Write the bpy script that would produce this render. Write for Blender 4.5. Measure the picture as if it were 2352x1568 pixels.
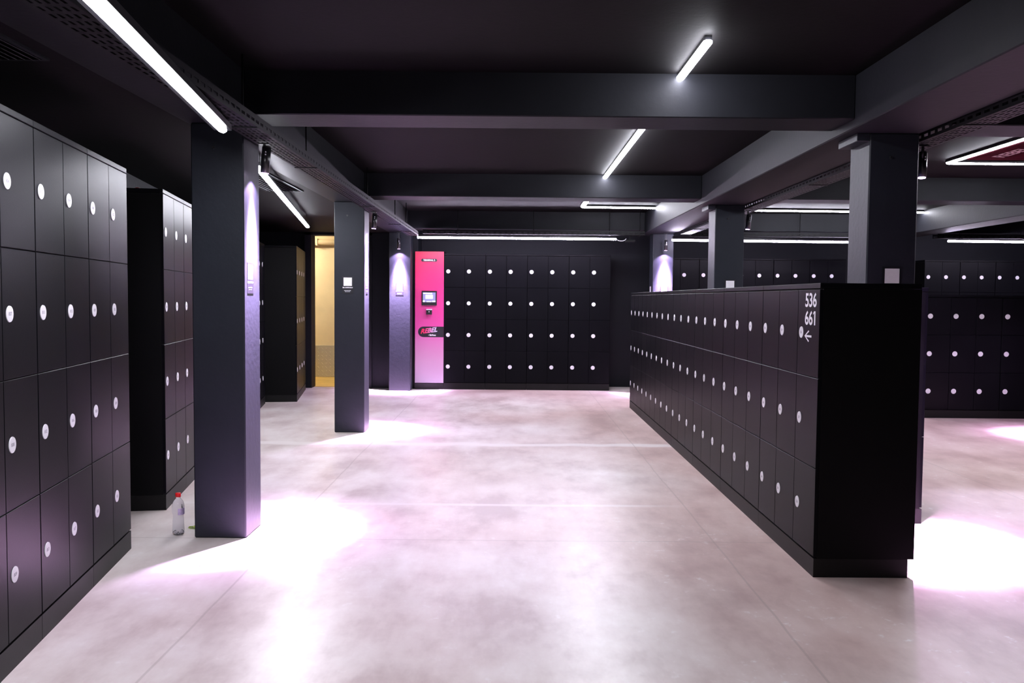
import bpy, bmesh, math, random
from mathutils import Matrix, Vector

random.seed(7)
S = bpy.context.scene
for o in list(bpy.data.objects):
    bpy.data.objects.remove(o)
C = S.collection

# ------------------------------------------------------------------ camera
H = 1.4
PITCH, ROLL = 0.0493, 0.0085
cd = bpy.data.cameras.new('camera')
cam = bpy.data.objects.new('camera', cd)
C.objects.link(cam)
R0 = Vector((1, 0, 0))
F0 = Vector((0, math.cos(PITCH), -math.sin(PITCH)))
U0 = Vector((0, math.sin(PITCH), math.cos(PITCH)))
cr, sr = math.cos(ROLL), math.sin(ROLL)
rt = R0 * cr + U0 * sr
up = -R0 * sr + U0 * cr
m = Matrix((rt, up, -F0)).transposed().to_4x4()
m.translation = Vector((0, 0, H))
cam.matrix_world = m
cd.sensor_width = 36.0
cd.lens = 1970.0 / 2352.0 * 36.0
cd.clip_start = 0.05
S.camera = cam

# ------------------------------------------------------------------ world, exposure
w = bpy.data.worlds.new('world')
S.world = w
w.use_nodes = True
w.node_tree.nodes['Background'].inputs['Color'].default_value = (0.02, 0.02, 0.025, 1)
w.node_tree.nodes['Background'].inputs['Strength'].default_value = 0.2
S.view_settings.view_transform = 'Standard'
S.view_settings.look = 'None'
S.view_settings.gamma = 1.0
S.view_settings.use_curve_mapping = False
S.view_settings.exposure = 0.0

TUBE = 128.0        # emission of the white ceiling light lines
STRIP = 170.0        # emission of the lilac wall strips
SPOT_W = 5800.0     # watts of each lilac pillar spotlight
SPOT_COL = (0.78, 0.52, 1.0)

# ------------------------------------------------------------------ materials
def new_mat(name):
    mt = bpy.data.materials.new(name)
    mt.use_nodes = True
    nt = mt.node_tree
    return mt, nt, nt.nodes['Principled BSDF']

def N(nt, typ, **kw):
    n = nt.nodes.new(typ)
    for k, v in kw.items():
        setattr(n, k, v)
    return n

def coords(nt, scale=(1, 1, 1), kind='Object'):
    tc = N(nt, 'ShaderNodeTexCoord')
    mp = N(nt, 'ShaderNodeMapping')
    mp.inputs['Scale'].default_value = scale
    nt.links.new(tc.outputs[kind], mp.inputs['Vector'])
    return mp.outputs['Vector']

def world_coords(nt, scale=(1, 1, 1)):
    g = N(nt, 'ShaderNodeNewGeometry')
    mp = N(nt, 'ShaderNodeMapping')
    mp.inputs['Scale'].default_value = scale
    nt.links.new(g.outputs['Position'], mp.inputs['Vector'])
    return mp.outputs['Vector']

def noise(nt, vec, scale, detail=4, rough=0.55):
    n = N(nt, 'ShaderNodeTexNoise')
    n.inputs['Scale'].default_value = scale
    n.inputs['Detail'].default_value = detail
    n.inputs['Roughness'].default_value = rough
    nt.links.new(vec, n.inputs['Vector'])
    return n.outputs['Fac']

def ramp(nt, fac, stops):
    r = N(nt, 'ShaderNodeValToRGB')
    el = r.color_ramp.elements
    while len(el) < len(stops):
        el.new(0.5)
    for e, (p, c) in zip(el, stops):
        e.position = p
        e.color = tuple(c) + (1,) if len(c) == 3 else c
    nt.links.new(fac, r.inputs['Fac'])
    return r.outputs['Color']

def mixc(nt, fac, a, b, mode='MIX'):
    mx = N(nt, 'ShaderNodeMix', data_type='RGBA', blend_type=mode)
    for sock, v in ((0, fac), (6, a), (7, b)):
        if isinstance(v, (int, float)):
            mx.inputs[sock].default_value = v
        elif isinstance(v, tuple):
            mx.inputs[sock].default_value = v + (1,) if len(v) == 3 else v
        else:
            nt.links.new(v, mx.inputs[sock])
    return mx.outputs[2]

def bump(nt, b, fac, strength, dist=0.01):
    bp = N(nt, 'ShaderNodeBump')
    bp.inputs['Strength'].default_value = strength
    bp.inputs['Distance'].default_value = dist
    nt.links.new(fac, bp.inputs['Height'])
    nt.links.new(bp.outputs['Normal'], b.inputs['Normal'])

def painted(name, col, rough, var=0.25, scale=6, bstr=0.08, bscale=60, spec=0.5, metal=0.0):
    """a painted or coated surface: faint blotches and a fine grain"""
    mt, nt, b = new_mat(name)
    v = world_coords(nt)
    f = noise(nt, v, scale)
    lo = tuple(c * (1 - var) for c in col)
    hi = tuple(min(1, c * (1 + var)) for c in col)
    nt.links.new(ramp(nt, f, [(0.3, lo), (0.7, hi)]), b.inputs['Base Color'])
    b.inputs['Roughness'].default_value = rough
    b.inputs['Specular IOR Level'].default_value = spec
    b.inputs['Metallic'].default_value = metal
    bump(nt, b, noise(nt, v, bscale, 3), bstr, 0.004)
    return mt

def emitter(name, col, strength):
    mt, nt, b = new_mat(name)
    b.inputs['Base Color'].default_value = (0.8, 0.8, 0.8, 1)
    b.inputs['Emission Color'].default_value = tuple(col) + (1,)
    b.inputs['Emission Strength'].default_value = strength
    return mt

M = {}
M['locker'] = painted('black_powder_coat', (0.0040, 0.0040, 0.0053), 0.36, 0.12, 3, 0.05, 220, 0.06)
M['locker_side'] = painted('black_side_sheet', (0.0022, 0.0022, 0.0026), 0.55, 0.12, 3, 0.04, 220, 0.12)
M['plinth'] = painted('black_plinth', (0.004, 0.0037, 0.004), 0.5, 0.15, 5, 0.05, 120, 0.25)
M['disc'] = painted('white_disc', (0.78, 0.76, 0.80), 0.4, 0.04, 30, 0.02)
M['digit'] = painted('grey_print', (0.22, 0.21, 0.25), 0.5, 0.05, 30, 0.0)
M['print_white'] = painted('white_vinyl', (0.85, 0.83, 0.86), 0.5, 0.03, 30, 0.0)
M['pillar'] = painted('slate_pillar_paint', (0.0150, 0.0175, 0.0240), 0.5, 0.12, 3.5, 0.3, 26, 0.25)
M['wall'] = painted('dark_wall_paint', (0.006, 0.0070, 0.0095), 0.6, 0.15, 2.5, 0.3, 30, 0.15)
M['beam'] = painted('dark_beam_paint', (0.0105, 0.0110, 0.0138), 0.55, 0.12, 3, 0.2, 28, 0.12)
M['ceiling'] = painted('dark_ceiling_paint', (0.0034, 0.0029, 0.0033), 0.7, 0.12, 2, 0.2, 30, 0.08)
M['tray'] = painted('blackened_steel', (0.008, 0.008, 0.009), 0.5, 0.2, 12, 0.05, 80, 0.10, 0.0)
M['black_metal'] = painted('satin_black_metal', (0.012, 0.012, 0.014), 0.28, 0.1, 12, 0.02, 80, 0.6)
M['plaque'] = painted('black_plaque', (0.012, 0.012, 0.016), 0.35, 0.1, 20, 0.02)
M['cream'] = painted('cream_wall_paint', (0.76, 0.65, 0.43), 0.6, 0.06, 3, 0.1, 30)
M['tube'] = emitter('white_light_diffuser', (0.90, 0.90, 1.0), TUBE)
M['strip'] = emitter('lilac_light_diffuser', (0.86, 0.76, 1.0), STRIP)
M['lens'] = emitter('lilac_lens', (0.80, 0.50, 1.0), 14.0)
M['warm'] = emitter('warm_light_diffuser', (1.0, 0.84, 0.60), 205.0)

def make_floor():
    mt, nt, b = new_mat('polished_concrete')
    v = world_coords(nt)
    big = noise(nt, v, 0.42, 2, 0.45)
    mid = noise(nt, v, 1.5, 5, 0.6)
    streak = noise(nt, world_coords(nt, (1.0, 0.45, 1)), 3.3, 5, 0.65)
    fine = noise(nt, v, 17, 4, 0.65)
    sm_ = N(nt, 'ShaderNodeMath', operation='MULTIPLY_ADD')
    nt.links.new(streak, sm_.inputs[0]); sm_.inputs[1].default_value = 0.55
    k_ = N(nt, 'ShaderNodeMath', operation='MULTIPLY')
    nt.links.new(mid, k_.inputs[0]); k_.inputs[1].default_value = 0.45
    nt.links.new(k_.outputs[0], sm_.inputs[2])
    base = ramp(nt, sm_.outputs[0], [(0.39, (0.55, 0.452, 0.435)), (0.5, (0.70, 0.615, 0.588)), (0.61, (0.80, 0.74, 0.715))])
    # the slab turns redder toward the right aisle
    sx_ = N(nt, 'ShaderNodeSeparateXYZ')
    nt.links.new(v, sx_.inputs[0])
    drift = N(nt, 'ShaderNodeMath', operation='MULTIPLY_ADD')
    nt.links.new(sx_.outputs[0], drift.inputs[0]); drift.inputs[1].default_value = -0.085
    nt.links.new(big, drift.inputs[2])
    tint = ramp(nt, drift.outputs[0], [(0.34, (0.84, 0.70, 0.675)), (0.56, (0.97, 0.955, 0.955))])
    c = mixc(nt, 1.0, base, tint, 'MULTIPLY')
    spots = N(nt, 'ShaderNodeMath', operation='MULTIPLY')
    nt.links.new(ramp(nt, fine, [(0.58, (0, 0, 0)), (0.70, (1, 1, 1))]), spots.inputs[0])
    nt.links.new(ramp(nt, streak, [(0.50, (0, 0, 0)), (0.60, (0.85, 0.85, 0.85))]), spots.inputs[1])
    c = mixc(nt, spots.outputs[0], c, (0.80, 0.74, 0.73))
    # saw-cut joints: pale line across the aisle, darker hairlines along it
    sep = N(nt, 'ShaderNodeSeparateXYZ')
    nt.links.new(v, sep.inputs[0])
    wob = noise(nt, v, 1.3, 2)
    def line(sock, at, half, amp):
        a = N(nt, 'ShaderNodeMath', operation='MULTIPLY_ADD')
        nt.links.new(wob, a.inputs[0]); a.inputs[1].default_value = amp
        nt.links.new(sep.outputs[sock], a.inputs[2])
        d = N(nt, 'ShaderNodeMath', operation='SUBTRACT')
        nt.links.new(a.outputs[0], d.inputs[0]); d.inputs[1].default_value = at + amp * 0.5
        ab = N(nt, 'ShaderNodeMath', operation='ABSOLUTE')
        nt.links.new(d.outputs[0], ab.inputs[0])
        mr = N(nt, 'ShaderNodeMapRange', interpolation_type='SMOOTHSTEP')
        mr.inputs[1].default_value = half * 0.4; mr.inputs[2].default_value = half
        mr.inputs[3].default_value = 1.0; mr.inputs[4].default_value = 0.0
        nt.links.new(ab.outputs[0], mr.inputs[0])
        return mr.outputs[0]
    def masked(f, xmax, amt):
        mr = N(nt, 'ShaderNodeMapRange', interpolation_type='SMOOTHSTEP')
        mr.inputs[1].default_value = xmax - 0.3; mr.inputs[2].default_value = xmax + 0.3
        mr.inputs[3].default_value = amt; mr.inputs[4].default_value = 0.0
        nt.links.new(sep.outputs[0], mr.inputs[0])
        k = N(nt, 'ShaderNodeMath', operation='MULTIPLY')
        nt.links.new(f, k.inputs[0]); nt.links.new(mr.outputs[0], k.inputs[1])
        return k.outputs[0]
    c = mixc(nt, masked(line(1, 8.2, 0.11, 0.35), 1.7, 0.9), c, (0.80, 0.735, 0.715))
    c = mixc(nt, masked(line(1, 5.78, 0.04, 0.06), 1.0, 0.6), c, (0.78, 0.71, 0.70))
    for at, sock in ((1.18, 0), (-1.35, 0), (3.66, 0), (4.92, 1), (1.8, 1)):
        l = line(sock, at, 0.008, 0.03)
        k = N(nt, 'ShaderNodeMath', operation='MULTIPLY')
        nt.links.new(l, k.inputs[0]); k.inputs[1].default_value = 0.35
        c = mixc(nt, k.outputs[0], c, (0.30, 0.23, 0.21))
    nt.links.new(c, b.inputs['Base Color'])
    rr = N(nt, 'ShaderNodeMapRange')
    nt.links.new(mid, rr.inputs[0])
    rr.inputs[1].default_value = 0.3; rr.inputs[2].default_value = 0.7
    rr.inputs[3].default_value = 0.29; rr.inputs[4].default_value = 0.37
    nt.links.new(rr.outputs[0], b.inputs['Roughness'])
    b.inputs['Specular IOR Level'].default_value = 0.55
    bump(nt, b, noise(nt, v, 5, 4), 0.04, 0.01)
    return mt
M['floor'] = make_floor()

def gradient_mat(name, axis, z0, z1, stops, rough=0.4, kind='Object', emit=0.0):
    mt, nt, b = new_mat(name)
    sep = N(nt, 'ShaderNodeSeparateXYZ')
    nt.links.new(coords(nt, kind=kind), sep.inputs[0])
    mr = N(nt, 'ShaderNodeMapRange')
    mr.inputs[1].default_value = z0; mr.inputs[2].default_value = z1
    nt.links.new(sep.outputs[axis], mr.inputs[0])
    col = ramp(nt, mr.outputs[0], stops)
    nt.links.new(col, b.inputs['Base Color'])
    b.inputs['Roughness'].default_value = rough
    if emit:
        nt.links.new(col, b.inputs['Emission Color'])
        b.inputs['Emission Strength'].default_value = emit
    return mt

M['pink'] = gradient_mat('pink_print', 2, 0.09, 2.12,
    [(0.0, (0.420, 0.336, 0.445)), (0.17, (0.554, 0.302, 0.470)), (0.32, (0.655, 0.202, 0.454)),
     (0.42, (0.689, 0.071, 0.336)), (0.60, (0.672, 0.042, 0.252)), (0.82, (0.655, 0.025, 0.143)), (1.0, (0.638, 0.013, 0.055))], 0.42)
M['logo'] = gradient_mat('logo_print', 0, -0.135, 0.135,
    [(0.0, (0.85, 0.02, 0.06)), (0.3, (0.9, 0.03, 0.18)), (0.55, (0.85, 0.22, 0.5)), (0.8, (0.8, 0.62, 0.9)), (1.0, (0.78, 0.78, 0.95))])

# ------------------------------------------------------------------ mesh helpers
def bm_box(bm, x0, x1, y0, y1, z0, z1, bev=0.0, mi=0):
    vs = [bm.verts.new(p) for p in ((x0, y0, z0), (x1, y0, z0), (x1, y1, z0), (x0, y1, z0),
                                    (x0, y0, z1), (x1, y0, z1), (x1, y1, z1), (x0, y1, z1))]
    fs = [bm.faces.new([vs[i] for i in q]) for q in ((3, 2, 1, 0), (4, 5, 6, 7), (0, 1, 5, 4), (1, 2, 6, 5), (2, 3, 7, 6), (3, 0, 4, 7))]
    for f in fs:
        f.material_index = mi
    if bev:
        es = list({e for f in fs for e in f.edges})
        r = bmesh.ops.bevel(bm, geom=es, offset=bev, segments=1, affect='EDGES', profile=0.5)
        for f in r['faces']:
            f.material_index = mi
    return vs

def bm_cyl(bm, p0, p1, r0, r1=None, seg=16, mi=0, caps=True):
    p0, p1 = Vector(p0), Vector(p1)
    r1 = r0 if r1 is None else r1
    d = (p1 - p0).normalized()
    a = d.orthogonal().normalized()
    b = d.cross(a)
    ra, rb = [], []
    for i in range(seg):
        t = 2 * math.pi * i / seg
        n = a * math.cos(t) + b * math.sin(t)
        ra.append(bm.verts.new(p0 + n * r0)); rb.append(bm.verts.new(p1 + n * r1))
    for i in range(seg):
        j = (i + 1) % seg
        f = bm.faces.new((ra[i], ra[j], rb[j], rb[i])); f.material_index = mi; f.smooth = True
    if caps:
        f = bm.faces.new(ra[::-1]); f.material_index = mi
        f = bm.faces.new(rb); f.material_index = mi

def bm_lathe(bm, prof, seg=24, mi=0):
    rings = []
    for r, z in prof:
        if r < 1e-5:
            rings.append([bm.verts.new((0, 0, z))])
        else:
            rings.append([bm.verts.new((r * math.cos(2 * math.pi * i / seg), r * math.sin(2 * math.pi * i / seg), z)) for i in range(seg)])
    for A, B in zip(rings, rings[1:]):
        for i in range(seg):
            j = (i + 1) % seg
            if len(A) == 1:
                f = bm.faces.new((A[0], B[j], B[i]))
            elif len(B) == 1:
                f = bm.faces.new((A[i], A[j], B[0]))
            else:
                f = bm.faces.new((A[i], A[j], B[j], B[i]))
            f.smooth = True; f.material_index = mi

def mesh_of(bm, name, mats):
    me = bpy.data.meshes.new(name)
    bmesh.ops.recalc_face_normals(bm, faces=bm.faces)
    bm.to_mesh(me); bm.free()
    for mt in (mats if isinstance(mats, (list, tuple)) else [mats]):
        me.materials.append(mt)
    return me

def put(name, me, parent=None, loc=(0, 0, 0), rot=(0, 0, 0)):
    o = bpy.data.objects.new(name, me)
    C.objects.link(o)
    o.location = loc; o.rotation_euler = rot
    if parent is not None:
        o.parent = parent
    return o

def tag(o, label, cat, group=None, kind=None):
    o['label'] = label; o['category'] = cat
    if group: o['group'] = group
    if kind: o['kind'] = kind
    return o

def thing(name, label, cat, loc=(0, 0, 0), rotz=0.0, group=None, kind=None):
    o = bpy.data.objects.new(name, None)
    o.empty_display_size = 0.1
    C.objects.link(o)
    o.location = loc; o.rotation_euler = (0, 0, rotz)
    return tag(o, label, cat, group, kind)

def box_part(name, mat, parent, *b, bev=0.0):
    bm = bmesh.new(); bm_box(bm, *b, bev=bev)
    return put(name, mesh_of(bm, name, mat), parent)

def struct(name, mat, boxes, label=None, cat=None):
    bm = bmesh.new()
    for b in boxes:
        bm_box(bm, *b)
    o = put(name, mesh_of(bm, name, mat))
    o['kind'] = 'structure'
    if label: o['label'] = label
    if cat: o['category'] = cat
    return o

_txt = {}
def text_geo(body, size, offset=0.0, extrude=0.0, align='CENTER', shear=0.0):
    """vertices and faces of flat lettering in the XY plane"""
    key = (body, size, offset, extrude, align, shear)
    if key not in _txt:
        cu = bpy.data.curves.new('lettering', 'FONT')
        cu.body = body; cu.size = size; cu.offset = offset; cu.extrude = extrude
        cu.align_x = align; cu.align_y = 'CENTER'; cu.shear = shear
        cu.resolution_u = 2 if size < 0.05 else 6
        o = bpy.data.objects.new('lettering', cu)
        C.objects.link(o)
        dg = bpy.context.evaluated_depsgraph_get()
        me = o.evaluated_get(dg).to_mesh()
        _txt[key] = ([v.co.copy() for v in me.vertices], [tuple(p.vertices) for p in me.polygons])
        o.evaluated_get(dg).to_mesh_clear()
        bpy.data.objects.remove(o); bpy.data.curves.remove(cu)
    return _txt[key]

def bm_text(bm, geo, fn, mi=0):
    vs = [bm.verts.new(fn(v)) for v in geo[0]]
    for f in geo[1]:
        try:
            g = bm.faces.new([vs[i] for i in f]); g.material_index = mi
        except ValueError:
            pass

# ------------------------------------------------------------------ the setting
ZC, ZL, ZS = 2.68, 2.40, 2.386      # ceiling, low ceiling of the side bay, beam soffit
struct('floor', M['floor'], [(-9, 11, -5, 15.3, -0.1, 0.0)], 'polished pinkish grey concrete floor', 'floor')
struct('ceiling', M['ceiling'], [(-1.865, 11, -5, 14.9, ZC, ZC + 0.15)], 'dark painted concrete ceiling', 'ceiling')
struct('ceiling_side', M['ceiling'], [(-9, -1.865, -5, 13.3, ZL, ZL + 0.15)], 'lower dark ceiling over the left lockers', 'ceiling')

# back wall: plain stretches around the lit doorway, each in its own plane
struct('wall_back', M['wall'], [
    (-9, -3.1, 13.3, 13.5, 0, ZC), (-2.27, -1.52, 13.3, 13.5, 0, ZC), (-3.1, -2.27, 13.3, 13.5, 2.36, ZC),
    (-1.52, -1.46, 13.3, 13.9, 0, ZC), (-1.46, 2.35, 13.8, 13.95, 0, ZC), (2.35, 2.42, 13.2, 14.7, 0, ZC),
    (2.42, 11, 14.55, 14.7, 0, ZC)], 'dark painted back wall behind the lockers', 'wall')
struct('trim_1', M['beam'], [(-3.20, -3.1, 13.24, 13.3, 0, 2.40), (-2.27, -2.17, 13.24, 13.3, 0, 2.40), (-3.20, -2.17, 13.24, 13.3, 2.36, 2.40)],
       'dark frame around the lit doorway', 'door frame')
struct('wall_right', M['wall'], [(10.8, 11, -5, 14.7, 0, ZC)], 'dark right wall', 'wall')
struct('wall_front', M['wall'], [(-9, 11, -5, -4.8, 0, ZC)], 'dark wall behind the viewer', 'wall')
# left wall runs askew, parallel to the left lockers
def slanted_wall():
    bm = bmesh.new()
    n = Vector((-0.99, -0.15)) * 0.15
    a = Vector((-1.17, -4.8)); b = Vector((-4.19, 13.3))
    q = [(a.x, a.y), (b.x, b.y), (b.x + n.x, b.y + n.y), (a.x + n.x, a.y + n.y)]
    lo = [bm.verts.new((x, y, 0)) for x, y in q]; hi = [bm.verts.new((x, y, ZC)) for x, y in q]
    bm.faces.new(lo[::-1]); bm.faces.new(hi)
    for i in range(4):
        j = (i + 1) % 4
        bm.faces.new((lo[i], lo[j], hi[j], hi[i]))
    o = put('wall_left', mesh_of(bm, 'wall_left', M['wall']))
    o['kind'] = 'structure'; o['label'] = 'dark slanting wall behind the left lockers'; o['category'] = 'wall'
slanted_wall()

# passage seen through the doorway
struct('wall_passage', M['cream'], [(-5.6, -1.6, 15.05, 15.2, 0, 2.75), (-5.75, -5.6, 13.5, 15.2, 0, 2.75), (-1.6, -1.5, 13.95, 15.2, 0, 2.75)],
       'cream wall of the lit passage beyond the doorway', 'wall')
struct('ceiling_passage', M['cream'], [(-5.75, -1.5, 13.5, 15.2, 2.75, 2.85)], 'cream ceiling of the passage', 'ceiling')
M['yellow_floor'] = painted('yellow_floor_paint', (0.62, 0.42, 0.12), 0.4, 0.15, 3)
struct('floor_passage', M['yellow_floor'], [(-5.6, -1.6, 13.42, 15.05, 0.0, 0.006)], 'yellow floor of the passage', 'floor')

def checker_plate():
    mt, nt, b = new_mat('checker_plate_metal')
    v = coords(nt, (14, 1, 14))
    ck = N(nt, 'ShaderNodeTexWave', wave_type='BANDS', bands_direction='DIAGONAL')
    ck.inputs['Scale'].default_value = 1.6
    nt.links.new(v, ck.inputs['Vector'])
    nt.links.new(ramp(nt, ck.outputs['Fac'], [(0.3, (0.52, 0.49, 0.42)), (0.7, (0.74, 0.69, 0.58))]), b.inputs['Base Color'])
    b.inputs['Metallic'].default_value = 0.5; b.inputs['Roughness'].default_value = 0.4
    bm = bmesh.new()
    bm_box(bm, -4.8, -1.75, 15.03, 15.05, 0.01, 0.56)
    # raised lozenges of the plate
    for i in range(44):
        for j in range(8):
            x = -4.76 + i * 0.068; z = 0.045 + j * 0.066
            s = 1 if (i + j) % 2 else -1
            d = Vector((0.021, 0, 0.021 * s)); n = Vector((-0.006 * s, 0, 0.006))
            c = Vector((x, 15.03, z))
            vs = [bm.verts.new(c + p) for p in (-d, n, d, -n)]
            t = bm.verts.new(c + Vector((0, -0.004, 0)))
            for k in range(4):
                bm.faces.new((vs[k], vs[(k + 1) % 4], t))
    o = put('checker_plate', mesh_of(bm, 'checker_plate', mt))
    tag(o, 'metal checker plate along the foot of the cream passage wall', 'wall plate')
checker_plate()
pl = thing('passage_lamp', 'warm ceiling lamp inside the cream passage', 'lamp', (-4.1, 14.2, 2.75))
box_part('lamp_housing', M['black_metal'], pl, -0.35, 0.35, -0.09, 0.09, -0.05, 0.0)
box_part('lamp_diffuser', M['warm'], pl, -0.33, 0.33, -0.07, 0.07, -0.07, -0.05)
rail = thing('passage_pipe', 'cream pipe along the top of the passage wall', 'pipe', (0, 0, 0))
bm = bmesh.new(); bm_cyl(bm, (-5.6, 14.97, 2.36), (-1.6, 14.97, 2.36), 0.05, seg=16)
put('pipe_run', mesh_of(bm, 'pipe_run', M['cream']), rail)
bm = bmesh.new()
for x in (-5.0, -4.0, -3.4, -2.4):
    bm_box(bm, x - 0.015, x + 0.015, 14.91, 15.05, 2.30, 2.42)
put('pipe_clip', mesh_of(bm, 'pipe_clip', M['cream']), rail)

# beams
def beam(name, label, b):
    bm = bmesh.new(); bm_box(bm, *b, bev=0.006)
    o = put(name, mesh_of(bm, name, M['beam']))
    tag(o, label, 'beam', kind='structure')
beam('beam', 'long dark beam over the left row of pillars', (-1.865, -1.53, -4.8, 13.29, ZS, ZC + 0.01))
beam('beam', 'long dark beam over the right row of pillars', (1.934, 2.375, -4.8, 13.19, ZS, ZC + 0.01))
beam('beam', 'long dark beam at the far right, lit at its far end', (5.70, 6.10, -4.8, 14.5, ZS, ZC + 0.01))
for i, (y0, y1, z) in enumerate(((4.92, 5.27, 2.435), (8.87, 9.22, 2.445), (12.62, 12.98, 2.42))):
    nm = ('nearest', 'second', 'farthest')[i]
    beam('cross_beam', nm + ' cross beam over the middle aisle', (-1.531, 1.935, y0, y1, z, ZC + 0.01))
    beam('cross_beam', nm + ' cross beam over the right-hand aisle', (2.374, 5.701, y0 + (0.14 if i == 0 else 0), y1 + (0.14 if i == 0 else 0), z, ZC + 0.01))
    beam('cross_beam', nm + ' cross beam beyond the far right beam', (6.099, 10.8, y0, y1, z, ZC + 0.01))

# ------------------------------------------------------------------ pillars
def plaque(label, x, y, z, rotz):
    """black plaque with a blank pale panel and two lines of small print; front faces local -y"""
    t = thing('wall_plaque', label, 'plaque', (x, y, z), rotz, 'notice plaques on the pillars')
    box_part('plate', M['plaque'], t, -0.058, 0.058, -0.0015, 0.0, -0.09, 0.09)
    box_part('pale_panel', M['print_white'], t, -0.043, 0.043, -0.0019, -0.0015, -0.008, 0.078)
    bm = bmesh.new()
    rnd = random.Random(3)
    for z0, h, half in ((-0.030, 0.011, 0.052), (-0.058, 0.006, 0.036), (-0.069, 0.004, 0.028)):
        xx = -half
        while xx < half - 0.004:
            wd = rnd.uniform(0.0035, 0.006)
            hh = h * rnd.choice((0.75, 0.75, 1.0))
            bm_box(bm, xx, xx + wd, -0.0019, -0.0015, z0, z0 + hh)
            xx += wd + rnd.choice((0.0012, 0.0012, 0.004))
    put('small_print', mesh_of(bm, 'small_print', M['print_white']), t)

def pillar(label, x0, x1, y0, y1, capital=False):
    t = thing('pillar', label, 'pillar', ((x0 + x1) / 2, (y0 + y1) / 2, 0), 0, 'square pillars', 'thing')
    hx, hy = (x1 - x0) / 2, (y1 - y0) / 2
    box_part('shaft', M['pillar'], t, -hx, hx, -hy, hy, 0.0, ZS, bev=0.007)
    bm = bmesh.new()
    bm_cyl(bm, (-0.02, -hy + 0.002, 2.245), (-0.02, -hy - 0.012, 2.245), 0.008, seg=10)
    put('anchor_bolt', mesh_of(bm, 'anchor_bolt', M['black_metal']), t)
    if capital:
        box_part('bracket_plate', M['pillar'], t, -hx - 0.075, -hx, -hy, hy, 2.338, ZS - 0.002, bev=0.003)
    return t
pillar('nearest dark pillar in the left row, bottle standing beside it', -1.835, -1.535, 4.92, 5.22)
pillar('second dark pillar in the left row, right of the lit doorway', -1.84, -1.53, 8.87, 9.17)
pillar('farthest pillar of the left row, glowing white beside the pink terminal', -1.86, -1.535, 12.94, 13.24)
pillar('nearest dark pillar in the right row, rising behind the low lockers', 2.08, 2.37, 5.06, 5.35, True)
pillar('second dark pillar in the right row, rising behind the low lockers', 2.08, 2.38, 8.87, 9.17, True)
pillar('farthest pillar of the right row, lit lilac from above', 2.08, 2.385, 12.78, 13.08)
pillar('pillar under the far right beam', 5.80, 6.10, 8.87, 9.17)

plaque('black plaque on the lilac side of the nearest left pillar', -1.535, 5.03, 1.51, math.pi / 2)
plaque('black plaque on the front of the second left pillar', -1.70, 8.87, 1.53, 0)
plaque('black plaque on the narrow lilac side of the second left pillar', -1.53, 9.02, 1.53, math.pi / 2)
plaque('plaque washed out on the glowing pillar by the pink terminal', -1.70, 12.94, 1.53, 0)
plaque('plaque with pale panel on the nearest right pillar, just above the low lockers', 2.232, 5.06, 1.52, 0)
plaque('plaque on the second right pillar, half hidden behind the low lockers', 2.245, 8.87, 1.53, 0)
plaque('plaque on the lilac-lit farthest right pillar', 2.255, 12.78, 1.53, 0)
plaque('plaque on the left side of the farthest right pillar', 2.08, 12.95, 1.53, -math.pi / 2)

# ------------------------------------------------------------------ lockers
_door, _disc = {}, {}
def door_mesh(wd, h):
    k = (round(wd, 4), round(h, 4))
    if k not in _door:
        bm = bmesh.new()
        t, c = 0.018, 0.0018
        x0, x1, z0, z1 = -wd / 2, wd / 2, -h / 2, h / 2
        A = [bm.verts.new(p) for p in ((x0, t, z0), (x1, t, z0), (x1, t, z1), (x0, t, z1))]
        B = [bm.verts.new(p) for p in ((x0, c, z0), (x1, c, z0), (x1, c, z1), (x0, c, z1))]
        D = [bm.verts.new(p) for p in ((x0 + c, 0, z0 + c), (x1 - c, 0, z0 + c), (x1 - c, 0, z1 - c), (x0 + c, 0, z1 - c))]
        bm.faces.new(A[::-1]); bm.faces.new(D)
        for P, Q in ((A, B), (B, D)):
            for i in range(4):
                j = (i + 1) % 4
                bm.faces.new((P[i], P[j], Q[j], Q[i]))
        _door[k] = mesh_of(bm, 'door', M['locker'])
    return _door[k]

def disc_mesh(num=None):
    if num not in _disc:
        bm = bmesh.new()
        bm_cyl(bm, (0, 0, 0), (0, -0.003, 0), 0.031, 0.030, seg=24)
        if num:
            geo = text_geo(str(num), 0.019, 0.0004)
            bm_text(bm, geo, lambda v: Vector((v.x, -0.0034, v.y)), 1)
        _disc[num] = mesh_of(bm, 'number_disc', [M['disc'], M['digit']])
    return _disc[num]

ROWS4 = [0.108, 0.598, 1.086, 1.573, 2.062]
ROWS3 = [0.102, 0.554, 1.013, 1.463]
def locker_unit(label, group, x, y, rotz, ncol, pitch, rows, top, depth=0.5, nums=None, plinth_in=0.03):
    """front face on local y = 0, x runs to the viewer's right, doors top to bottom"""
    t = thing('locker_unit', label, 'lockers', (x, y, 0), rotz, group)
    W = ncol * pitch
    box_part('carcass', M['locker_side'], t, 0.001, W - 0.001, 0.0185, depth, rows[0] - 0.006, top - 0.028)
    box_part('top_panel', M['locker'], t, 0.0008, W - 0.0008, 0.0, depth, top - 0.026, top, bev=0.002)
    box_part('plinth', M['plinth'], t, 0.0015, W - 0.0015, 0.001, depth - plinth_in, 0.0, rows[0] - 0.007)
    g = 0.0035
    for c in range(ncol):
        for r in range(len(rows) - 1):
            z0, z1 = rows[r], rows[r + 1]
            l, rgt = c * pitch + (g if c == 0 else g / 2), (c + 1) * pitch - (g if c == ncol - 1 else g / 2)
            d = put('door', door_mesh(rgt - l, z1 - z0 - g), t, ((l + rgt) / 2, 0, (z0 + z1) / 2))
            n = nums(c, len(rows) - 2 - r) if nums else None
            put('number_disc', disc_mesh(n), d, (-(rgt - l) / 2 + 0.061, 0.0, 0.0))
    return t

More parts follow.
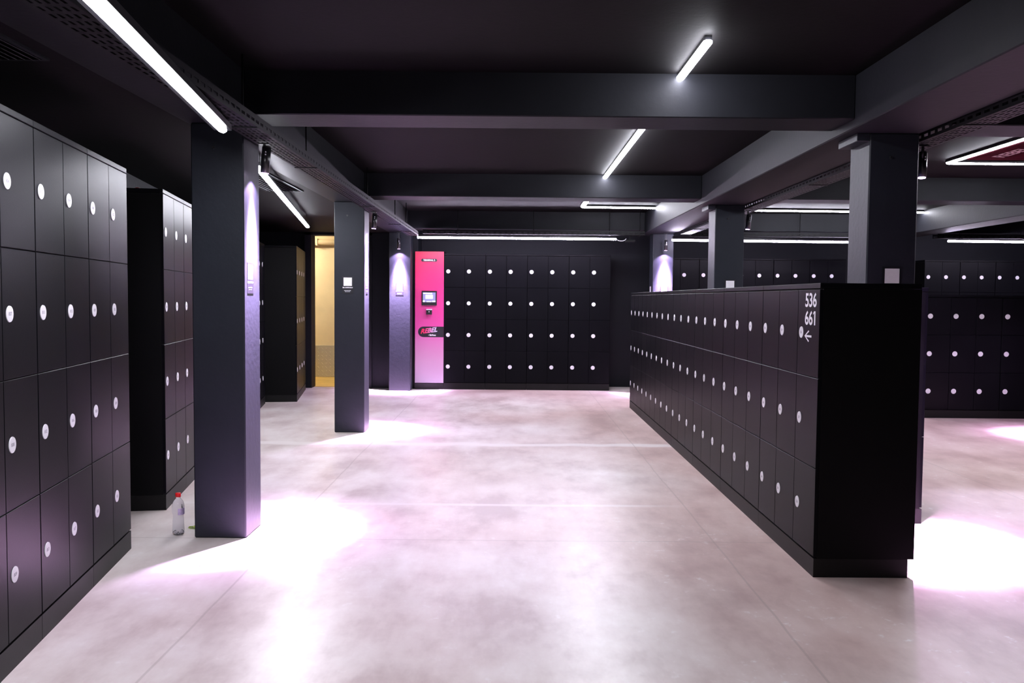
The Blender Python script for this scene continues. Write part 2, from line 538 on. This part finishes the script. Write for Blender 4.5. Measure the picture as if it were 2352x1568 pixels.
ORD = ['first', 'second', 'third', 'fourth', 'fifth', 'sixth', 'seventh', 'eighth', 'ninth']
# left wall: nearest bank of three units, then a gap, then a bank of nine
aA = math.atan(0.160)
for k, lab in enumerate(('nearest left locker unit, two columns, cut off by the picture edge',
                         'middle unit of the nearest left lockers, two columns, black',
                         'last unit of the nearest left lockers, ending at the dark gap')):
    y = 2.790 + 0.6375 * k
    locker_unit(lab, 'tall left lockers before the gap', -2.101 - 0.160 * (y - 4.684), y, math.pi / 2 + aA, 2, 0.3228, ROWS4, 2.09,
                nums=lambda c, r, k=k: 802 + (2 * k + c) * 4 + r)
aB = math.atan(0.174)
for k in range(9):
    y = 5.56 + k * 0.6345
    lab = ('first unit of the left bank beyond the gap, its blank black side facing the viewer',
           'second unit of the left bank beyond the gap, partly behind the nearest pillar')[k] if k < 2 else \
          (ORD[k] + ' locker unit from the gap in the left bank beyond the nearest pillar')
    locker_unit(lab, 'tall left lockers beyond the gap', -2.256 - 0.174 * (y - 5.56), y, math.pi / 2 + aB, 2, 0.322, ROWS4, 2.09,
                nums=(lambda c, r, k=k: 826 + (2 * k + c) * 4 + r) if k < 2 else None)
locker_unit('wide tall locker unit with three rows of big doors, left of the lit doorway', 'single large-door lockers',
            -2.878, 11.46, math.pi / 2 + math.atan(0.166), 4, 0.395, [0.1, 0.755, 1.41, 2.06], 2.085)

# back wall: four two-column units beside the pink terminal
for k in range(4):
    lab = ('first two-column locker unit right of the pink terminal', 'second two-column locker unit from the pink terminal on the back wall',
           'third two-column locker unit from the pink terminal on the back wall', 'last locker unit on the back wall, next to the bare dark wall')[k]
    locker_unit(lab, 'tall back wall lockers', -1.052 + 0.6396 * k, 13.2, 0, 2, 0.3198, ROWS4, 2.09)

# low island in the right half: front row of 21 columns in seven units, rear row turned the other way
XI = 1.541
PI_ = 0.326
for k in range(7):
    y = 4.30 + (k + 1) * 3 * PI_
    lab = 'nearest low locker unit with the white 536 661 arrow sign' if k == 0 else ORD[k] + ' low locker unit along the middle aisle, counted from the numbered sign'
    def nums(c, r, k=k):
        return 536 + ((k * 3) + (2 - c)) * 3 + r
    locker_unit(lab, 'low lockers along the middle aisle', XI, y, -math.pi / 2, 3, PI_, ROWS3, 1.494, 0.51, nums if k < 4 else None, 0.03)
for k in range(3):
    y = 5.375 + k * 3 * PI_
    lab = ('nearest low unit of the rear row, a dark sliver past the blank end panel', 'middle low unit of the rear row facing the right aisle',
           'last low unit of the rear row facing the right aisle')[k]
    locker_unit(lab, 'low lockers facing the right aisle', 2.605, y, math.pi / 2, 3, PI_, ROWS3, 1.494, 0.49, None, 0.03)

# low row facing the viewer at the right, and tall rows on the far wall behind it
for k in range(2):
    lab = ('low three-column locker unit at the right, next to the end of the low island', 'low locker unit cut off by the right picture edge')[k]
    locker_unit(lab, 'low lockers facing the viewer', 4.995 + 0.934 * k, 10.38, 0, 3, 0.3113, ROWS3, 1.494)
far = [(2.42, 0.31, 'far tall locker unit beside the lilac-lit pillar'), (3.042, 0.307, 'far tall locker unit mostly hidden by the second right pillar'),
       (3.66, 0.2935, 'far tall locker unit just right of the second right pillar'), (4.249, 0.2935, 'middle far tall locker unit between the two right pillars'),
       (4.838, 0.2935, 'far tall locker unit just left of the nearest right pillar'),
       (6.704, 0.289, 'far tall locker unit just right of the nearest right pillar'), (7.284, 0.289, 'far tall locker unit above the low lockers at the right'),
       (7.864, 0.289, 'far tall locker unit cut off by the right picture edge')]
for x, p, lab in far:
    locker_unit(lab, 'tall lockers on the far right wall', x, 14.0, 0, 2, p, ROWS4, 2.095)

# white vinyl sign on the nearest low unit
t = thing('number_sign', 'white 536 661 numbers and arrow on the end of the low lockers', 'sign', (XI, 4.43, 1.32))
def sign_text(body, z, h, y0, y1, name):
    geo = text_geo(body, 0.1, 0.0022, 0.0, 'CENTER')
    xs = [v.x for v in geo[0]]; ys = [v.y for v in geo[0]]
    fx = (y1 - y0) / (max(xs) - min(xs)); fy = h / (max(ys) - min(ys))
    bm = bmesh.new()
    bm_text(bm, geo, lambda v: Vector((-0.0012, y1 - (v.x - min(xs)) * fx - 4.43, z + (v.y - min(ys)) * fy - 1.32)))
    put(name, mesh_of(bm, name, M['print_white']), t)
sign_text('536', 1.372, 0.074, 4.345, 4.512, 'number_line')
sign_text('661', 1.279, 0.074, 4.358, 4.512, 'number_line')
bm = bmesh.new()
vs = [bm.verts.new((-0.0012, a - 4.43, b - 1.32)) for a, b in ((4.3745, 1.353), (4.391, 1.342), (4.391, 1.333), (4.3745, 1.342))]
bm.faces.new(vs)
put('numeral_flag', mesh_of(bm, 'numeral_flag', M['print_white']), t)
bm = bmesh.new()
def stroke(p, q, wd):
    p, q = Vector(p), Vector(q)
    d = (q - p).normalized(); n = Vector((-d.y, d.x)) * wd / 2
    vs = [bm.verts.new((-0.0012, a.x - 4.43, a.y - 1.32)) for a in (p + n, q + n, q - n, p - n)]
    bm.faces.new(vs)
tip = 4.514
vs = [bm.verts.new((-0.0012, a - 4.43, b - 1.32)) for a, b in (
    (tip, 1.221), (4.452, 1.252), (4.444, 1.245), (4.487, 1.2265), (4.408, 1.2265), (4.408, 1.2155),
    (4.487, 1.2155), (4.444, 1.197), (4.452, 1.190))]
bm.faces.new(vs)
put('arrow', mesh_of(bm, 'arrow', M['print_white']), t)

# ------------------------------------------------------------------ pink terminal
t = thing('payment_terminal', 'tall pink terminal panel with a tablet, beside the back wall lockers', 'terminal', (-1.276, 13.2, 0))
TW = 0.2225
box_part('body', M['locker_side'], t, -TW, TW, 0.016, 0.5, 0.095, 2.118)
box_part('side_filler', M['locker_side'], t, -TW - 0.036, -TW - 0.001, 0.03, 0.5, 0.0, 2.09)
box_part('front_panel', M['pink'], t, -TW + 0.001, TW - 0.001, 0.0, 0.016, 0.098, 2.118, bev=0.003)
box_part('plinth', M['plinth'], t, -TW, TW, 0.002, 0.47, 0.0, 0.09)
def pill(name, x0, x1, z0, z1, left=True, right=True, y=-0.002):
    bm = bmesh.new(); r = (z1 - z0) / 2; cz = (z0 + z1) / 2
    pts = []
    if right:
        pts += [(x1 - r + r * math.cos(a), cz + r * math.sin(a)) for a in [math.pi * (i / 12 - 0.5) for i in range(13)]]
    else:
        pts += [(x1, z0), (x1, z1)]
    if left:
        pts += [(x0 + r + r * math.cos(a), cz + r * math.sin(a)) for a in [math.pi * (i / 12 + 0.5) for i in range(13)]]
    else:
        pts += [(x0, z1), (x0, z0)]
    f = [bm.verts.new((x, y, z)) for x, z in pts]; b = [bm.verts.new((x, 0.0005, z)) for x, z in pts]
    bm.faces.new(f)
    for i in range(len(f)):
        j = (i + 1) % len(f)
        bm.faces.new((f[i], b[i], b[j], f[j]))
    return put(name, mesh_of(bm, name, M['plaque']), t)
def letters(body, size, cx, cz, mat, parent, name, off=0.0, shear=0.0, tilt=0.0, wide=1.0, y=-0.0032):
    geo = text_geo(body, size, off, 0.0, 'CENTER', shear)
    bm = bmesh.new()
    xs = [v.x for v in geo[0]]
    mid = (max(xs) + min(xs)) / 2
    bm_text(bm, geo, lambda v: Vector(((v.x - mid) * wide, 0, v.y + (v.x - mid) * tilt)))
    return put(name, mesh_of(bm, name, mat), parent, (cx, y, cz))
p1 = pill('name_pill', -0.127, 0.118, 1.963, 2.008)
letters('TERMINAL 2', 0.034, -0.004, 1.985, M['print_white'], p1, 'lettering', 0.0012, wide=0.98)
p2 = pill('logo_band', -0.172, TW - 0.001, 0.806, 0.968, True, False)
letters('REBEL', 0.098, -0.004, 0.905, M['logo'], p2, 'logo_lettering', 0.0035, 0.30, 0.13, 0.98)
bm = bmesh.new()
bm_cyl(bm, (-0.008, -0.002, 0.836), (-0.008, -0.0034, 0.836), 0.006, seg=10)
xx = 0.006
for wd, h in ((0.014, 0.028), (0.011, 0.02), (0.007, 0.026), (0.008, 0.026), (0.005, 0.028), (0.012, 0.019), (0.012, 0.019), (0.011, 0.019)):
    bm_box(bm, xx, xx + wd, -0.0034, -0.002, 0.824, 0.824 + h); xx += wd + 0.0022
put('small_print', mesh_of(bm, 'small_print', M['print_white']), p2)
# tablet and card reader
tb = box_part('tablet', M['black_metal'], t, -0.116, 0.116, -0.022, 0.0, 1.293, 1.516, bev=0.005)
sm, snt, sb = new_mat('screen_light')
sb.inputs['Base Color'].default_value = (0.02, 0.02, 0.03, 1)
sb.inputs['Emission Color'].default_value = (0.40, 0.36, 0.80, 1); sb.inputs['Emission Strength'].default_value = 1.0
box_part('screen', sm, tb, -0.097, 0.097, -0.0228, -0.022, 1.343, 1.492)
wm = emitter('screen_white', (0.95, 0.95, 1.0), 1.3)
bm = bmesh.new()
for b in ((-0.055, 0.055, 1.395, 1.455), (-0.093, -0.035, 1.472, 1.486), (-0.028, 0.045, 1.468, 1.484), (-0.095, -0.068, 1.347, 1.368), (-0.04, 0.03, 1.347, 1.358), (0.045, 0.094, 1.348, 1.364)):
    bm_box(bm, b[0], b[1], -0.0234, -0.0228, b[2], b[3])
put('screen_tiles', mesh_of(bm, 'screen_tiles', wm), tb)
cr_ = box_part('card_reader', M['black_metal'], t, -0.043, 0.043, -0.045, 0.0, 1.152, 1.222, bev=0.004)
box_part('reader_hood', M['disc'], cr_, -0.044, 0.044, -0.047, 0.0, 1.222, 1.238, bev=0.003)
bm = bmesh.new(); bm_cyl(bm, (0, -0.045, 1.196), (0, -0.0465, 1.196), 0.008, seg=12)
put('reader_light', mesh_of(bm, 'reader_light', M['disc']), cr_)

# ------------------------------------------------------------------ light lines
def bar_geo(bm, p, q, wd, h, mi=0):
    """a bar with rounded ends between two points, flat on top"""
    p, q = Vector(p), Vector(q)
    d = (q - p).normalized(); s = Vector((-d.y, d.x, 0))
    prof = [(-wd / 2, 0), (-wd / 2, -h * 0.55), (-wd * 0.3, -h * 0.9), (0, -h), (wd * 0.3, -h * 0.9), (wd / 2, -h * 0.55), (wd / 2, 0)]
    rings = []
    for c, k in ((p, 0.45), (p + d * wd * 0.4, 1.0), (q - d * wd * 0.4, 1.0), (q, 0.45)):
        rings.append([bm.verts.new(c + s * (a * k) + Vector((0, 0, b))) for a, b in prof])
    n = len(prof)
    for A, B in zip(rings, rings[1:]):
        for i in range(n):
            j = (i + 1) % n
            f = bm.faces.new((A[i], A[j], B[j], B[i])); f.material_index = mi
    bm.faces.new(rings[0][::-1]); bm.faces.new(rings[-1])

def light_line(name, label, cat, pts, z, mat, wd=0.042, wires=None, group=None, housing=0.022, dep=0.45, wing=0.42):
    cx = sum(p[0] for p in pts) / len(pts); cy = sum(p[1] for p in pts) / len(pts)
    t = thing(name, label, cat, (cx, cy, z), 0, group)
    L = [(p[0] - cx, p[1] - cy, 0) for p in pts]
    for a, b in zip(L, L[1:]):
        bm = bmesh.new(); bar_geo(bm, a, b, wd, wd * dep)
        put('diffuser', mesh_of(bm, 'diffuser', mat), t)
        bm = bmesh.new()
        A, B = Vector(a), Vector(b); d = (B - A).normalized(); s = Vector((-d.y, d.x, 0)) * wd * wing  # larger wing values widen the housing to block the tube's upward light
        A2, B2 = A + d * 0.01, B - d * 0.01
        lo = [bm.verts.new(v) for v in (A2 - s, B2 - s, B2 + s, A2 + s)]
        hi = [bm.verts.new(v + Vector((0, 0, housing))) for v in (A2 - s, B2 - s, B2 + s, A2 + s)]
        bm.faces.new(lo[::-1]); bm.faces.new(hi)
        for i in range(4):
            j = (i + 1) % 4; bm.faces.new((lo[i], lo[j], hi[j], hi[i]))
        put('housing', mesh_of(bm, 'housing', M['black_metal']), t)
    if wires:
        for (wx, wy, wz) in wires:
            bm = bmesh.new(); bm_cyl(bm, (wx - cx, wy - cy, housing), (wx - cx, wy - cy, wz - z), 0.0022, seg=6)
            put('wire', mesh_of(bm, 'wire', M['tray']), t)
    return t

ZB = ZC - 0.024
G = 'white light lines on the ceiling'
light_line('light_line', 'short slanting light line above the nearest cross beam', 'ceiling light', [(0.936, 4.20), (0.936, 4.917)], ZB, M['tube'], group=G)
light_line('light_line', 'light line between the nearest and second cross beams', 'ceiling light', [(0.938, 5.29), (0.938, 8.867)], ZB, M['tube'], group=G)
light_line('light_line', 'hooked light line turning right beyond the second cross beam', 'ceiling light', [(0.938, 9.24), (0.938, 11.66), (1.932, 11.70)], ZB, M['tube'], group=G, wing=0.9)
light_line('light_line', 'crosswise light line in the right aisle, passing behind both pillars', 'ceiling light', [(3.30, 11.90), (5.697, 11.98)], ZB, M['tube'], group=G, wing=0.9)
light_line('light_square', 'rectangular light frame at the upper right with red panel inside', 'ceiling light',
           [(3.90, 5.75), (3.90, 7.78), (5.45, 7.80), (5.45, 5.77), (3.92, 5.73)], ZB, M['tube'], group=G, dep=0.3, wing=0.6)
def on_line(y):
    return -1.491 - 0.1405 * (y - 4.45)
light_line('light_line', 'long hanging light line over the nearest left lockers', 'ceiling light', [(on_line(-1.5), -1.5), (on_line(4.45), 4.45)], 2.25, M['tube'],
           wires=[(on_line(2.3), 2.3, ZC), (on_line(4.28), 4.28, 2.30)], group=G, housing=0.03, dep=0.3, wing=1.15, wd=0.038)  # wide housing wings added to keep this tube's light off the tray
light_line('light_line', 'hanging light line running past the nearest left pillar toward the doorway', 'ceiling light', [(-1.712, 5.76), (-2.535, 10.65)], 2.275, M['tube'],
           wires=[(-1.745, 5.95, ZS), (-2.50, 10.45, ZL)], group=G)
ZT = 2.295
G = 'lilac light strips under the back cable tray'
light_line('light_strip', 'lilac light strip over the pink terminal and back lockers', 'light strip', [(-1.385, 12.5), (1.50, 12.52)], ZT, M['strip'], 0.034, group=G, housing=0.032, dep=0.8)
light_line('light_strip', 'lilac light strip over the far lockers, behind the right pillars', 'light strip', [(2.30, 12.46), (4.98, 12.6)], ZT - 0.01, M['strip'], 0.034, group=G, housing=0.042, dep=0.8)
light_line('light_strip', 'lilac light strip at the right edge over the far lockers', 'light strip', [(6.31, 12.5), (8.6, 12.6)], ZT + 0.012, M['strip'], 0.034, group=G, housing=0.020, dep=0.8)

# red ceiling panel inside the light frame
t = thing('ceiling_sign', 'dark red ceiling panel lettered REBEL inside the light frame', 'sign', (4.68, 6.78, ZC - 0.012))
M['maroon'] = painted('dark_red_panel', (0.034, 0.006, 0.010), 0.9, 0.2, 5, 0.0, 60, 0.0)
box_part('panel', M['maroon'], t, -0.66, 0.66, -0.90, 0.90, 0.0, 0.012)
geo = text_geo('REBEL', 0.17, 0.004, 0.0, 'CENTER', 0.25)
bm = bmesh.new()
bm_text(bm, geo, lambda v: Vector((-0.47 - v.y, 0.54 - v.x, -0.0015)))
put('lettering', mesh_of(bm, 'lettering', painted('pale_pink_print', (0.42, 0.27, 0.30), 0.8, 0.1, 5, 0.0, 60, 0.0)), t)

# ------------------------------------------------------------------ cable trays
def cable_tray(label, origin, length, rotz, width=0.155, h=0.06, hang=(), top=ZC, group='perforated cable trays'):
    """runs along local y from the origin; bottom at the origin's height"""
    t = thing('cable_tray', label, 'cable tray', origin, rotz, group)
    for sx in (0, 1):
        bm = bmesh.new()
        x0 = sx * (width - 0.003)
        for z0, z1 in ((0, 0.018), (0.034, h)):
            bm_box(bm, x0, x0 + 0.003, 0, length, z0, z1)
        n = int(length / 0.08)
        for i in range(n + 1):
            yy = i * length / n
            bm_box(bm, x0, x0 + 0.003, max(0, yy - 0.015), min(length, yy + 0.015), 0.018, 0.034)
        put('side_rail', mesh_of(bm, 'side_rail', M['tray']), t)
    bm = bmesh.new()
    ns = 6
    for i in range(ns):
        x = 0.003 + i * (width - 0.006 - 0.016) / (ns - 1)
        bm_box(bm, x, x + 0.016, 0, length, -0.0005, 0.0015)
    n = int(length / 0.07)
    for i in range(n + 1):
        yy = i * (length - 0.03) / n
        bm_box(bm, 0.003, width - 0.003, yy, yy + 0.03, -0.0003, 0.0013)
    put('tray_bed', mesh_of(bm, 'tray_bed', M['tray']), t)
    for yy in hang:
        bm = bmesh.new()
        bm_cyl(bm, (width / 2, yy, 0.0), (width / 2, yy, top - origin[2]), 0.006, seg=8)
        bm_box(bm, 0.0, width, yy - 0.012, yy + 0.012, -0.006, -0.001)
        put('hanger', mesh_of(bm, 'hanger', M['tray']), t)
    # a few cables lying in the tray
    bm = bmesh.new()
    for k in range(3):
        x = 0.035 + k * 0.04
        bm_cyl(bm, (x, 0.02, 0.014), (x + 0.008, length - 0.02, 0.014), 0.009, seg=8)
    put('cable_bundle', mesh_of(bm, 'cable_bundle', M['plaque']), t)
    return t
cable_tray('perforated cable tray running along the left beam', (-1.515, -2.0, 2.30), 14.4, 0, hang=(2.0, 4.2, 6.6, 8.0, 10.5, 12.5, 13.6))
cable_tray('perforated cable tray running along the right beam', (2.39, -2.0, 2.345), 14.3, 0, hang=(2.0, 4.5, 6.6, 9.0, 11.6, 13.4))
cable_tray('perforated cable tray over the back lockers', (1.90, 12.42, 2.335), 3.2, math.pi / 2, hang=(0.06, 0.5, 1.6, 2.7))
t = thing('junction_box', 'small grey box and cable loop under the back tray, right of the lilac strip', 'junction box', (1.70, 12.49, 2.335))
box_part('box_body', M['tray'], t, -0.07, 0.07, -0.03, 0.03, -0.095, -0.062, bev=0.004)
box_part('box_strap', M['tray'], t, -0.012, 0.012, -0.004, 0.004, -0.064, -0.004)
bm = bmesh.new()
for i in range(8):
    a0, a1 = math.pi * i / 8, math.pi * (i + 1) / 8
    bm_cyl(bm, (-0.13 - 0.07 * math.cos(a0), 0, -0.045 - 0.035 * math.sin(a0)), (-0.13 - 0.07 * math.cos(a1), 0, -0.045 - 0.035 * math.sin(a1)), 0.005, seg=6)
put('cable_loop', mesh_of(bm, 'cable_loop', M['disc']), t)
cable_tray('perforated cable tray over the far right lockers', (5.68, 12.48, 2.335), 3.10, math.pi / 2, hang=(0.4, 1.5, 2.6))
cable_tray('perforated cable tray at the far right edge over the lockers', (8.9, 12.48, 2.335), 2.75, math.pi / 2, hang=(0.4, 1.5, 2.4))

# ------------------------------------------------------------------ spotlights
def spotlight(label, x, y, ztop, tilt=(0.0, 0.0), arm=0.05, watts=SPOT_W):
    """black cylinder on a short bracket, lens below, lamp light just under the lens"""
    t = thing('spotlight', label, 'spotlight', (x, y, ztop - 0.165), 0, 'lilac spotlights by the pillars')
    b = bpy.data.objects.new('lamp_head', None)
    bm = bmesh.new()
    bm_cyl(bm, (0, 0, 0), (0, 0, 0.150), 0.026, seg=24)
    bm_cyl(bm, (0, 0, 0.150), (0, 0, 0.158), 0.026, 0.020, seg=24)
    head = put('lamp_head', mesh_of(bm, 'lamp_head', M['black_metal']), t, rot=(tilt[0], tilt[1], 0))
    bm = bmesh.new(); bm_cyl(bm, (0, 0, 0.0005), (0, 0, -0.002), 0.022, seg=24)
    put('lens', mesh_of(bm, 'lens', M['lens']), head)
    bpy.data.objects.remove(b)
    bm = bmesh.new()
    bm_box(bm, -0.008, 0.008, -0.004, 0.004, 0.155, 0.165 + arm)
    bm_box(bm, -0.03, 0.03, -0.02, 0.02, 0.165 + arm, 0.171 + arm)
    put('bracket', mesh_of(bm, 'bracket', M['black_metal']), t)
    for dz in (0.105, 0.120):
        bm = bmesh.new(); bm_cyl(bm, (0.004, -0.029, dz), (0.004, -0.022, dz), 0.004, seg=8)
        put('screw', mesh_of(bm, 'screw', M['disc']), head)
    ld = bpy.data.lights.new('spot_light', 'SPOT')
    ld.energy = watts; ld.color = SPOT_COL
    ld.spot_size = math.radians(116); ld.spot_blend = 0.3; ld.shadow_soft_size = 0.012
    # beam profile of the reflector: a bright core and a soft spill around it
    ld.use_nodes = True
    nt = ld.node_tree
    em = [n for n in nt.nodes if n.type == 'EMISSION'][0]
    tc = N(nt, 'ShaderNodeTexCoord')
    sp = N(nt, 'ShaderNodeSeparateXYZ')
    nt.links.new(tc.outputs['Normal'], sp.inputs[0])
    ab = N(nt, 'ShaderNodeMath', operation='ABSOLUTE')
    nt.links.new(sp.outputs[2], ab.inputs[0])
    mr = N(nt, 'ShaderNodeMapRange')
    mr.inputs[1].default_value = 0.5; mr.inputs[2].default_value = 1.0
    nt.links.new(ab.outputs[0], mr.inputs[0])
    g = lambda c, q: ((c - 0.5) * 2, (q, q, q))
    prof = ramp(nt, mr.outputs[0], [g(0.52, 0.0), g(0.62, 0.008), g(0.77, 0.014), g(0.88, 0.018), g(0.935, 0.05), g(0.965, 0.30), g(0.985, 1.0)])
    bw = N(nt, 'ShaderNodeRGBToBW')
    nt.links.new(prof, bw.inputs[0])
    nt.links.new(bw.outputs[0], em.inputs['Strength'])
    lo = bpy.data.objects.new('spot_light', ld); C.objects.link(lo)
    lo.parent = head; lo.location = (0, 0, -0.006)
    return t
spotlight('spotlight hanging beside the nearest left pillar', -1.458, 5.07, 2.29, (0, 0.085), arm=0.0)
spotlight('spotlight hanging beside the second left pillar', -1.456, 9.02, 2.29, (0, 0.085), arm=0.0)
spotlight('spotlight in front of the glowing pillar by the pink terminal', -1.70, 12.855, 2.30, (0.085, 0), arm=0.08)
spotlight('spotlight beside the nearest right pillar', 2.455, 5.20, 2.315, (-0.12, 0.07), arm=0.02)
spotlight('spotlight beside the second right pillar', 2.455, 9.02, 2.315, (0, 0.085), arm=0.02)
spotlight('spotlight in front of the lilac-lit farthest right pillar', 2.255, 12.695, 2.30, (0.085, 0), arm=0.08)
spotlight('spotlight by the far right pillar outside the picture edge', 5.72, 9.02, 2.30, (0, -0.085), arm=0.08)

# ------------------------------------------------------------------ ceiling vents of the low side bay
def vent(label, x0, x1, y0, y1):
    t = thing('ceiling_vent', label, 'vent', ((x0 + x1) / 2, (y0 + y1) / 2, ZL), 0, 'slatted ceiling vents')
    hx, hy = (x1 - x0) / 2, (y1 - y0) / 2
    bm = bmesh.new()
    for b in ((-hx, hx, -hy, -hy + 0.02), (-hx, hx, hy - 0.02, hy), (-hx, -hx + 0.02, -hy + 0.02, hy - 0.02), (hx - 0.02, hx, -hy + 0.02, hy - 0.02)):
        bm_box(bm, b[0], b[1], b[2], b[3], -0.012, 0.0)
    put('frame', mesh_of(bm, 'frame', M['beam']), t)
    n = 9
    sl = None
    for i in range(n):
        x = -hx + 0.02 + (i + 0.5) * (2 * hx - 0.04) / n
        if sl is None:
            bm = bmesh.new(); bm_box(bm, -0.011, 0.011, -hy + 0.02, hy - 0.02, -0.0015, 0.0015)
            sl = mesh_of(bm, 'slat', M['tray'])
        put('slat', sl, t, (x, 0, -0.007), (0, 0.6, 0))
vent('slatted vent in the low ceiling above the nearest left lockers', -2.30, -1.965, 2.85, 3.68)
vent('slatted vent in the low ceiling beyond the nearest left pillar', -2.32, -1.965, 6.9, 8.1)

# ------------------------------------------------------------------ small things on the floor
def bottle():
    t = thing('water_bottle', 'clear plastic water bottle with red cap beside the nearest left pillar', 'bottle', (-1.955, 4.99, 0.0))
    mt, nt, b = new_mat('clear_plastic')
    b.inputs['Base Color'].default_value = (0.93, 0.93, 0.97, 1)
    b.inputs['Roughness'].default_value = 0.08
    b.inputs['Transmission Weight'].default_value = 0.85
    b.inputs['IOR'].default_value = 1.12
    f = noise(nt, coords(nt), 40, 2)
    bump(nt, b, f, 0.15, 0.004)
    bm = bmesh.new()
    prof = [(0.0, 0.006), (0.018, 0.002), (0.030, 0.004), (0.0335, 0.014), (0.034, 0.03), (0.0325, 0.05), (0.031, 0.085), (0.0295, 0.108), (0.030, 0.118),
            (0.034, 0.134), (0.0345, 0.150), (0.0345, 0.168), (0.033, 0.182), (0.028, 0.197), (0.019, 0.209), (0.0135, 0.215), (0.0125, 0.222)]
    bm_lathe(bm, prof, 28)
    put('bottle_body', mesh_of(bm, 'bottle_body', mt), t)
    bm = bmesh.new()
    for i in range(5):
        a = 2 * math.pi * i / 5
        bm_cyl(bm, (0.010 * math.cos(a), 0.010 * math.sin(a), 0.006), (0.028 * math.cos(a), 0.028 * math.sin(a), 0.020), 0.003, 0.005, seg=8)
    put('base_ribs', mesh_of(bm, 'base_ribs', mt), t)
    bm = bmesh.new(); bm_lathe(bm, [(0.0, 0.247), (0.0140, 0.247), (0.0158, 0.244), (0.0160, 0.2245), (0.0, 0.2245)], 24)
    put('cap', mesh_of(bm, 'cap', painted('red_cap', (0.75, 0.008, 0.012), 0.35, 0.05)), t)
    bm = bmesh.new(); R = 0.0352
    rows = []
    for z in (0.122, 0.160):
        rows.append([bm.verts.new((R * math.cos(a), R * math.sin(a), z)) for a in [math.radians(-72 + 8 * i) for i in range(12)]])
    for i in range(11):
        bm.faces.new((rows[0][i], rows[0][i + 1], rows[1][i + 1], rows[1][i]))
    put('label', mesh_of(bm, 'label', painted('violet_label', (0.42, 0.36, 0.52), 0.4, 0.3, 60)), t)
bottle()

def scrap(name, label, cat, x, y, lx, ly, hz, mat, rz, seed):
    rnd = random.Random(seed)
    bm = bmesh.new()
    n = 5
    g = [[bm.verts.new(((i / n - 0.5) * lx, (j / n - 0.5) * ly * (1 - abs(i / n - 0.5) * 1.1), 0.002 + hz * rnd.random() * (0.4 + i / n))) for j in range(n + 1)] for i in range(n + 1)]
    for i in range(n):
        for j in range(n):
            bm.faces.new((g[i][j], g[i + 1][j], g[i + 1][j + 1], g[i][j + 1]))
    r = bmesh.ops.solidify(bm, geom=list(bm.faces), thickness=0.001)
    o = put(name, mesh_of(bm, name, mat), None, (x, y, 0.0), (0, 0, rz))
    tag(o, label, cat)
scrap('candy_wrapper', 'small lime yellow wrapper lying behind the nearest left pillar', 'wrapper', -1.875, 5.14, 0.15, 0.07, 0.022, painted('lime_foil', (0.62, 0.80, 0.05), 0.35), 0.1, 4)
scrap('paper_scrap', 'tiny white paper scrap on the floor before the nearest left pillar', 'paper', -1.61, 4.40, 0.03, 0.012, 0.006, M['print_white'], 0.5, 9)

# red roll on top of the second left bank
t = thing('tape_roll', 'small dull red roll lying on top of the left lockers beyond the gap', 'roll', (-2.60, 6.02, 2.09 + 0.03))
M['red'] = painted('dull_red', (0.30, 0.02, 0.02), 0.5, 0.2, 20)
bm = bmesh.new()
n = 24
for r0, r1 in ((0.030, 0.016),):
    ring = [[bm.verts.new((r * math.cos(2 * math.pi * i / n), y, r * math.sin(2 * math.pi * i / n))) for i in range(n)] for r, y in ((r0, -0.05), (r0, 0.05), (r1, 0.05), (r1, -0.05))]
    for a in range(4):
        A, B = ring[a], ring[(a + 1) % 4]
        for i in range(n):
            j = (i + 1) % n; bm.faces.new((A[i], A[j], B[j], B[i]))
put('roll_body', mesh_of(bm, 'roll_body', M['red']), t)
bm = bmesh.new(); bm_cyl(bm, (0, -0.048, 0), (0, 0.048, 0), 0.0165, 0.0165, seg=20, caps=False)
put('core', mesh_of(bm, 'core', M['plaque']), t)
